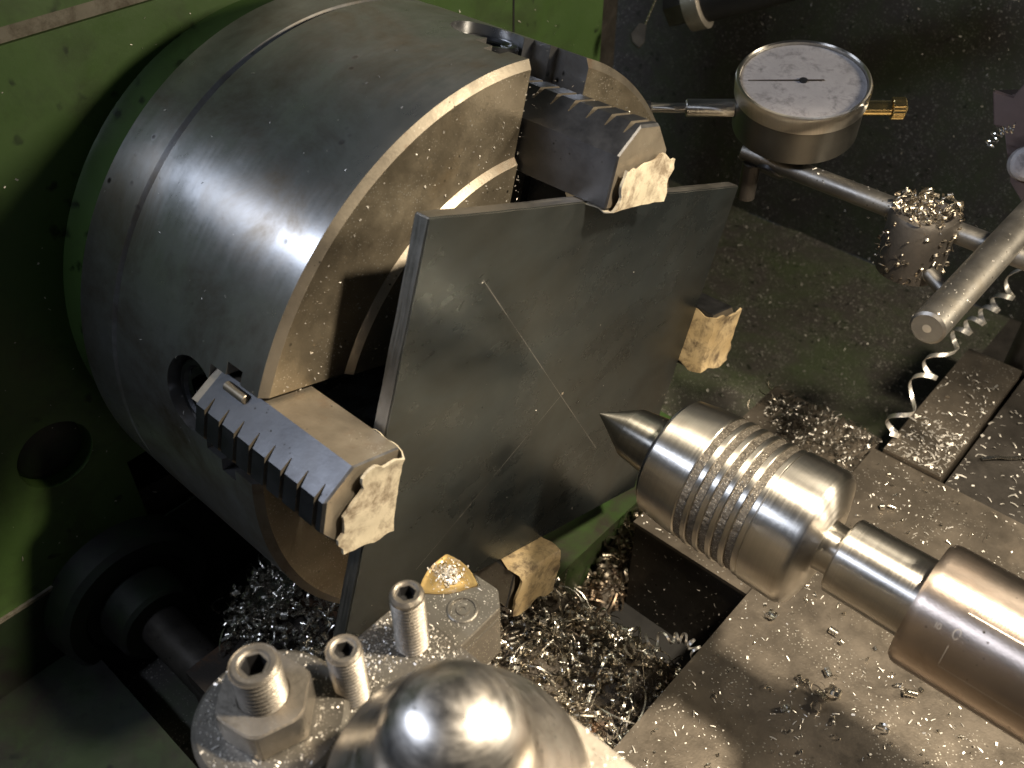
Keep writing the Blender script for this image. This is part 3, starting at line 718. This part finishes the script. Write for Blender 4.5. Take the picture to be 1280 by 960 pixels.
build('contact_tip', rev([(65.9, 2.4), (66.1, 3.2), (69.5, 3.2), (69.8, 2.0), (71.5, 1.6), (72.6, 0.6), (72.8, 0)], 24, (tuple(sc_), -sdir)), 'rod', dial)
build('cap_tube', cyl(sc_ + sdir * 27.5, sc_ + sdir * 41, 3.4, 28, 0.3), 'brass', dial)
bm = rev([(41, 2), (41, 4.6), (41.4, 4.9), (46.4, 4.9), (46.8, 4.5), (46.8, 1.6), (48, 1.4), (48, 0)], 40, (tuple(sc_), sdir))
for i, v in enumerate(bm.verts):
    ax = sdir * (v.co - sc_).dot(sdir); q = v.co - sc_ - ax
    if q.length > 4.3 and i % 2: v.co = sc_ + ax + q * 0.93
build('knurled_cap', bm, 'brass', dial, smooth=20)
lug = D - nrm * 26
ROD_Z, ROD_Y = 45.0, 147.5
stand = thing('indicator_arm', 'thin steel rod holding the dial gauge with a clamp covered in swarf', 'rod', (50, ROD_Y, ROD_Z))
build('arm_rod', cyl((-14, ROD_Y + 1, ROD_Z), (150, ROD_Y - 3, ROD_Z), 4.6, 32, 0.5), 'rod', stand)
build('lug_clamp', cyl((1, ROD_Y, ROD_Z - 6), tuple(lug + nrm * 0.3), 7, 28, 0.8), 'black', stand)
build('lug_screw', cyl((-8, ROD_Y - 1, ROD_Z - 22), (-8, ROD_Y - 1, ROD_Z - 3), 4.2, 20, 0.5), 'iron_dark', stand)
build('clamp_body', rev([(22, 12), (23, 13.5), (49, 14.2), (51, 13.2), (52, 11), (50, 9.5), (49, 0)], 48, ((76, 142, 0), (0, 0, 1))), 'iron_dark', stand)
build('clamp_screw', cyl((84, 136, 30), (104, 128, 24), 3.2, 20, 0.4), 'rod', stand)
bar = thing('stand_bar', 'thick round grey bar with a flat end above the coiled chip', 'bar', (113, 120, 56))
build('bar_rod', rev([(0, 5.2), (0.8, 6.1), (260, 6.1), (260, 0)], 48, ((113, 51, 62), (-0.004, 1, 0))), 'rod', bar)
build('bar_end', rev([(-0.1, 0.0), (-0.12, 1.0), (0.02, 1.6), (0.02, 5.1), (0.1, 5.15)], 32, ((113, 51, 62), (-0.004, 1, 0))), 'post', bar)
colm = thing('stand_column', 'upright column of the indicator stand at the end of the thick bar', 'column', (113, 305, -192))
build('column', cyl((113, 305, -190), (113, 305, 110), 9, 32, 1), 'rod', colm)
build('base_block', new_box(85, 141, 333, 390, -192, -140), 'iron_dark', colm, bevel=2)
bk = thing('stand_bracket', 'dark brown angled bracket with a round pale bolt', 'bracket', (75, 240, 20))
P_ = [Vector(at_d(*q, 515)) for q in ((1240, 112), (1266, 120), (1290, 92), (1330, 150), (1330, 330), (1282, 262), (1262, 228), (1254, 160), (1241, 158))]
bm = bmesh.new(); dv = Vector((0.25, 0.9, -0.2)) * 22
lo = [bm.verts.new(p) for p in P_]; hi = [bm.verts.new(p + dv) for p in P_]
bm.faces.new(lo); bm.faces.new(hi[::-1])
for i in range(len(lo)): bm.faces.new((lo[i], hi[i], hi[(i + 1) % len(lo)], lo[(i + 1) % len(lo)]))
bmesh.ops.recalc_face_normals(bm, faces=bm.faces[:])
build('bracket_body', bm, 'brown', bk, bevel=0.8, smooth=20)
q_ = Vector(at_d(1286, 205, 508)); build('bolt', rev([(-6, 8), (0, 8), (2, 6.5), (2.6, 0)], 32, (tuple(q_), (0.38, -0.8, 0.45))), 'dial_white', bk)

# ------------------------------------------------------------------ fittings behind the headstock corner
fit = thing('pipe_fitting', 'grey pipe fitting at the back of the headstock', 'pipe fitting', tuple(at_d(860, 10, 650)))
p0 = Vector(at_d(836, 12, 652)); p1 = Vector(at_d(905, -8, 640)); ax = (p1 - p0).normalized()
build('nut', rev([(0, 8), (0.5, 12), (13, 12), (14, 9)], 6, (tuple(p0), ax)), 'rod', fit, smooth=20)
build('collar', rev([(14, 9), (14.2, 17), (24, 17.5), (25, 15)], 40, (tuple(p0), ax)), 'post', fit)
build('hose', rev([(25, 14), (60, 15), (140, 15), (140, 2)], 32, (tuple(p0), ax)), 'black', fit)
st = thing('hanging_strap', 'small dark tag hanging on a bright wire by the headstock corner', 'wire', tuple(at_d(800, 45, 610)))
build('wire', cyl(tuple(at_d(822, -6, 606)), tuple(at_d(806, 32, 610)), 0.7, 10), 'chip', st)
P_ = [Vector(at_d(*q, 609)) for q in ((800, 28), (808, 30), (806, 52), (799, 60), (790, 52), (788, 42), (794, 34))]
bm = bmesh.new(); dv = Vector((-0.5, 0.55, -0.66)) * 2.5
lo = [bm.verts.new(p) for p in P_]; hi = [bm.verts.new(p + dv) for p in P_]
bm.faces.new(lo); bm.faces.new(hi[::-1])
for i in range(len(lo)): bm.faces.new((lo[i], hi[i], hi[(i + 1) % len(lo)], lo[(i + 1) % len(lo)]))
bmesh.ops.recalc_face_normals(bm, faces=bm.faces[:])
build('tag', bm, 'rod', st, bevel=0.4)

# ================================================================== swarf
from mathutils import noise as nz
U_ = rng.uniform
def heap_items(n, area, zf, smin=0.7, smax=1.6, layers=8.0):
    it = []
    while len(it) < n:
        x = rng.uniform(area[0], area[1]); y = rng.uniform(area[2], area[3])
        h = zf(x, y)
        if h is None or h[1] <= 0: continue
        z = h[0] + rng.uniform(0, h[1])
        it.append((CHIPS[rng.integers(len(CHIPS))], np.array([x, y, z]), rng.uniform(smin, smax), rand_rot()))
    return it
def mound(name, x0, x1, y0, y1, zf, mat, nx=40, ny=40, skirt=3):
    bm = bmesh.new(); g = {}
    for i in range(nx + 1):
        for j in range(ny + 1):
            x = x0 + (x1 - x0) * i / nx; y = y0 + (y1 - y0) * j / ny; h = zf(x, y)
            hh = 0 if h is None else h[1]
            edge = i in (0, nx) or j in (0, ny)
            g[i, j] = bm.verts.new((x, y, (h[0] if h else zf.z0) + (max(hh, 0) * 0.75 + 0.8 * nz.noise(Vector((x, y, 0)) * 0.5) if not edge else -skirt)))
    for i in range(nx):
        for j in range(ny): bm.faces.new((g[i, j], g[i + 1, j], g[i + 1, j + 1], g[i, j + 1]))
    return bm
# heap on the saddle ledge, under the tool
def z_ledge(x, y):
    d = min((78 - x) / 14, (1.5 - y) / 10, 1.0)
    return (-129.4, max(0.0, 11 * d * (0.65 + 0.7 * nz.noise(Vector((x, y, 5)) * 0.045))) + (1.2 if d > 0.02 else 0))
items = heap_items(2600, (-30, 78, -95, 1), z_ledge, 0.35, 1.7)
sw = scatter('swarf_heap', items, 'chip_dull'); tag(sw, 'heap of curly metal swarf on the rusty ledge below the insert', 'swarf', kind='stuff')
core1 = build('heap_core', mound('heap_core', -40, 78.5, -110, 1.8, z_ledge, 'x'), 'swarf_dust', sw); core1['kind'] = 'stuff'
strings = []
for _ in range(46):
    strings.append((ribbon(U_(6, 16), U_(0.3, 1.3), U_(1, 6), U_(0.3, 0.6), 22, wob=2.0), np.array([U_(-20, 74), U_(-80, -2), U_(-124, -117)]), 1.0, rand_rot()))
scatter('long_strings', strings, 'chip', sw)
o = scatter('bright_chips', heap_items(700, (-25, 78, -90, 0), lambda x, y: (-124, z_ledge(x, y)[1])), 'chip', sw)
# heap in the tray beyond the plate
def z_tray(x, y):
    d = math.exp(-(((x - 2) / 17) ** 2 + ((y - 78) / 44) ** 2))
    return (-190, 56 * d - 3)
items = heap_items(3000, (-75, 12, 5, 150), z_tray, 0.8, 1.9)
sw2 = scatter('swarf_pile', items, 'chip_dull'); tag(sw2, 'pile of bright curly swarf in the tray between plate and live center', 'swarf', kind='stuff')
core = build('pile_core', mound('pile_core', -80, 12.5, 0, 150, z_tray, 'x'), 'swarf_dust', sw2)
core['kind'] = 'stuff'
# shaded heap left of the set screws
def z_left(x, y):
    d = math.exp(-(((x + 62) / 38) ** 2 + ((y + 88) / 30) ** 2)); return (-129.4, 26 * d - 2)
sw3 = scatter('swarf_patch', heap_items(1300, (-115, 0, -140, -40), z_left, 0.8, 1.7), 'chip'); tag(sw3, 'shaded bluish patch of swarf under the chuck on the ledge', 'swarf', kind='stuff')
# chips lying on the saddle wing
def z_wing(x, y):
    d = math.exp(-(((x - 52) / 22) ** 2 + ((y - 176) / 13) ** 2)); return (-114.4, 13 * d - 0.7)
sw4 = scatter('wing_swarf', heap_items(420, (14, 80, 140, 189), z_wing, 0.3, 1.1), 'chip_grey'); tag(sw4, 'swarf heaped on the saddle block behind the live center', 'swarf', kind='stuff')
def flakes(n, fn, smin, smax, tilt=0.25, sliver=0.25, clump=None, cs=0.03):
    it = []
    while len(it) < n:
        p, nn = fn()
        if p is None: continue
        if clump is not None and nz.noise(Vector(p) * cs + Vector((clump, 0, 0))) < rng.uniform(-0.5, 0.4): continue
        s = rng.uniform(smin, smax) * rng.choice([0.6, 1, 1, 1.7])
        it.append((SLIVER if rng.random() < sliver else FLAKE, np.array(p) + np.array(nn) * 0.12 * s, s, flat_rot(nn, tilt)))
    return it
def F(name, mat, parent, *a, **k): return scatter(name, flakes(*a, **k), mat, parent)
U = rng.uniform
F('slide_flakes', 'grit', slide, 2900, lambda: ((U(81, 300), U(-120, 175), -109.9), (0, 0, 1)), 0.3, 1.0, 0.3, 0.35, 1.0, 0.06)
F('strip_flakes', 'grit', slide, 420, lambda: ((U(86, 116), U(177, 270) if U(0, 1) < .4 else U(177, 215), -107.3), (0, 0, 1)), 0.6, 1.7, 0.3, 0.4)
F('rear_flakes', 'grit', slide, 900, lambda: ((U(120, 260), U(177, 320), -111.9), (0, 0, 1)), 0.6, 1.8, 0.3, 0.35, 2.0)
it = []
for _ in range(170):
    p = np.array([U(84, 230), U(-60, 172), -109.2]); it.append((CHIPS[rng.integers(len(CHIPS))], p, U(0.35, 0.8), rand_rot()))
scatter('small_curls', it, 'chip', slide)
def face_pt():
    a = U(0, 2 * math.pi); r = math.sqrt(U(40 ** 2, 119 ** 2)); return ((-33.5 if r > 90.5 else -31.3 if r > 74 else -30.1, r * math.cos(a), r * math.sin(a)), (1, 0, 0)) if r > 91 or r < 87.5 else (None, None)
F('face_flakes', 'grit', chuck, 1900, face_pt, 0.25, 0.6, 0.3, 0.2, 3.0)
def cyl_pt():
    a = rad(U(40, 190)); return ((U(-145, -38), 124.4 * math.cos(a), 124.4 * math.sin(a)), (0, math.cos(a), math.sin(a)))
F('side_flakes', 'grit', chuck, 150, cyl_pt, 0.25, 0.6, 0.2, 0.5)
F('wall_flakes', 'grit', head, 520, lambda: ((XW + 0.15, U(-260, 240), U(-190, 127)), (1, 0, 0)), 0.4, 0.9, 0.3, 0.3)
F('plate_flakes', 'grit', plate, 22, lambda: (tuple(pw(0.05, U(-98, 98), U(-80, 80))), (1, 0, 0)), 0.2, 0.5, 0.2, 0.2)
F('holder_flakes', 'grit', hold, 4500, lambda: ((U(36, 71.5), U(-215, -119.7), 15.05), (0, 0, 1)), 0.25, 0.65, 0.5, 0.15, 4.0, 0.1)
F('washer_flakes', 'grit', hold, 260, lambda: (lambda r, a: ((40 + r * math.cos(a), -171.5 + r * math.sin(a), 20.95), (0, 0, 1)))(U(13, 19.5), U(0, 6.28)), 0.3, 0.7, 0.5, 0.15)
F('head_flakes', 'grit', tool, 60, lambda: ((U(36, 52), U(-112, -93), 0.05), (0, 0, 1)), 0.2, 0.45, 0.3, 0.2)
F('insert_grit', 'grit', tool, 420, lambda: ((ICEN.x + rng.normal() * 2.4, ICEN.y + 0.8 + rng.normal() * 2.4, 0.5), (0, 0, 1)), 0.3, 0.9, 0.8, 0.2)
F('post_flakes', 'grit', post, 300, lambda: ((U(101, 150), U(-150, -128.5), 45.05), (0, 0, 1)), 0.25, 0.7, 0.4, 0.2)
F('wing_flakes', 'grit', wing, 420, lambda: ((U(13, 79), U(50, 189), -114.4), (0, 0, 1)), 0.4, 1.2, 0.3, 0.3)
F('block_flakes', 'grit', wing, 130, lambda: ((U(14, 79), 49.9, U(-185, -118)), (0, -1, 0)), 0.3, 0.9, 0.3, 0.2)
tf = F('tray_flakes', 'grit_grey', None, 5200, lambda: ((U(-170, 420), U(60, 468), -188.5), (0, 0, 1)), 0.5, 1.5, 0.4, 0.4, 5.0, 0.02)
tag(tf, 'loose metal chips strewn over the dark tray', 'chips', kind='stuff')
gf = F('guard_flakes', 'grit_grey', None, 4200, lambda: ((U(-200, 420), 469.6, U(-190, 260)), (0, -1, 0)), 0.4, 1.2, 0.5, 0.35, 6.0, 0.02)
tag(gf, 'fine metal chips stuck to the dark splash guard', 'chips', kind='stuff')
F('rod_flakes', 'grit', bar, 130, lambda: (lambda a, y: ((113 + 6.1 * math.cos(a), y, 62 + 6.1 * math.sin(a)), (math.cos(a), 0, math.sin(a))))(rad(U(20, 170)), U(52, 200)), 0.2, 0.6, 0.4, 0.2)
F('arm_flakes', 'grit', stand, 160, lambda: (lambda a, x: ((x, ROD_Y + 4.6 * math.cos(a), ROD_Z + 4.6 * math.sin(a)), (0, math.cos(a), math.sin(a))))(rad(U(20, 170)), U(-10, 140)), 0.25, 0.7, 0.4, 0.2)
it = []
for _ in range(150):
    a = U(0, 6.28); r = 13.5 * math.sqrt(U(0, 1)); it.append((CHIPS[rng.integers(len(CHIPS))], np.array([76 + r * math.cos(a), 142 + r * math.sin(a), 52 + U(-1.5, 4)]), U(0.4, 1.0), rand_rot()))
for _ in range(70):
    a = U(3.0, 6.6); it.append((CHIPS[rng.integers(len(CHIPS))], np.array([76 + 14.5 * math.cos(a), 142 + 14.5 * math.sin(a), U(24, 50)]), U(0.3, 0.7), rand_rot()))
scatter('clamp_swarf', it, 'chip_dull', stand)

# single chips one can pick out
sp = helix_path('coiled_chip', [at_z(1112, 543, -108), at_z(1150, 480, -88), at_z(1180, 438, -76), at_z(1215, 405, -64), at_z(1248, 378, -54), at_z(1290, 325, -36)], 4.6, 8.2, 2.9, 'coil', n=300, thick=0.35)
tag(sp, 'long coiled chip standing between raised strip and thick bar', 'metal chip')
sp = helix_path('coiled_chip', [at_z(785, 812, -119), at_z(812, 802, -112), at_z(840, 797, -108), at_z(862, 802, -108), at_z(872, 822, -110)], 2.8, 7.5, 1.1, 'coil', n=200, thick=0.25)
tag(sp, 'thin springy chip arching over the dark gap to the cross slide', 'metal chip')
sp = helix_path('coiled_chip', [at_d(1236, 182, 500), at_d(1246, 168, 500), at_d(1256, 163, 500), at_d(1270, 160, 500)], 2.2, 6, 0.6, 'chip', n=120, thick=0.2)
tag(sp, 'tiny coiled chip clinging to the brown bracket', 'metal chip')
sp = helix_path('tangled_chip', [at_z(955, 490, -120), at_z(968, 478, -112), at_z(972, 492, -112), at_z(950, 512, -116), at_z(940, 500, -120)], 3.6, 5, 0.5, 'chip_dull', n=140, thick=0.15)
tag(sp, 'tangle of fine wiry swarf behind the live center body', 'metal chip')
curl_spots = [(960, 770, 1.5), (1046, 795, 1.5), (1050, 805, 1.2), (1030, 880, 2.0), (1022, 862, 1.7), (1042, 868, 1.9), (1036, 848, 1.5), (1008, 855, 1.2), (1128, 870, 1.9), (1105, 910, 1.6), (980, 885, 1.3), (1000, 852, 1.2), (1102, 636, 1.5), (1110, 634, 1.2), (1122, 862, 1.3), (1020, 885, 1.4)]
for i, (px, py, s) in enumerate(curl_spots):
    tv, tf_ = CHIPS[[0, 1, 3, 5, 6][i % 5]]
    R = rand_rot(); V = (tv * s * 0.95) @ R.T; V[:, 2] -= V[:, 2].min()
    bm = bmesh.new(); vv = [bm.verts.new(Vector(p) + Vector(at_z(px, py, -109.95))) for p in V]
    for f_ in tf_: bm.faces.new([vv[q] for q in f_])
    o = build('curled_chip', bm, 'chip', None, base=tuple(at_z(px, py, -109.95)), smooth=60)
    tag(o, 'small tightly curled chip lying on the cross slide', 'metal chip', 'curled chips on the cross slide')
b0, b1 = at_z(1226, 575, -111.6), at_z(1290, 574, -111.6)
bm = bmesh.new()
P0, P1 = Vector(b0), Vector(b1); sd = (P1 - P0).normalized().cross(Vector((0, 0, 1))) * 1.4
r_ = []
for i in range(7):
    c = P0.lerp(P1, i / 6) + Vector((0, 0, 0.5 + 1.2 * math.sin(i * 0.9) ** 2)); r_.append([bm.verts.new(c + sd * k + Vector((0, 0, h))) for k, h in ((-1, 0), (1, 0.8), (1, 1.1), (-1, 0.3))])
for a_, b_ in zip(r_, r_[1:]):
    for k in range(4): bm.faces.new((a_[k], a_[(k + 1) % 4], b_[(k + 1) % 4], b_[k]))
bm.faces.new(r_[0]); bm.faces.new(r_[-1]); bmesh.ops.recalc_face_normals(bm, faces=bm.faces[:])
tag(build('flat_chip', bm, 'chip', None, base=tuple(b0), smooth=40), 'long flat bright sliver on the dark rear plate', 'metal chip')
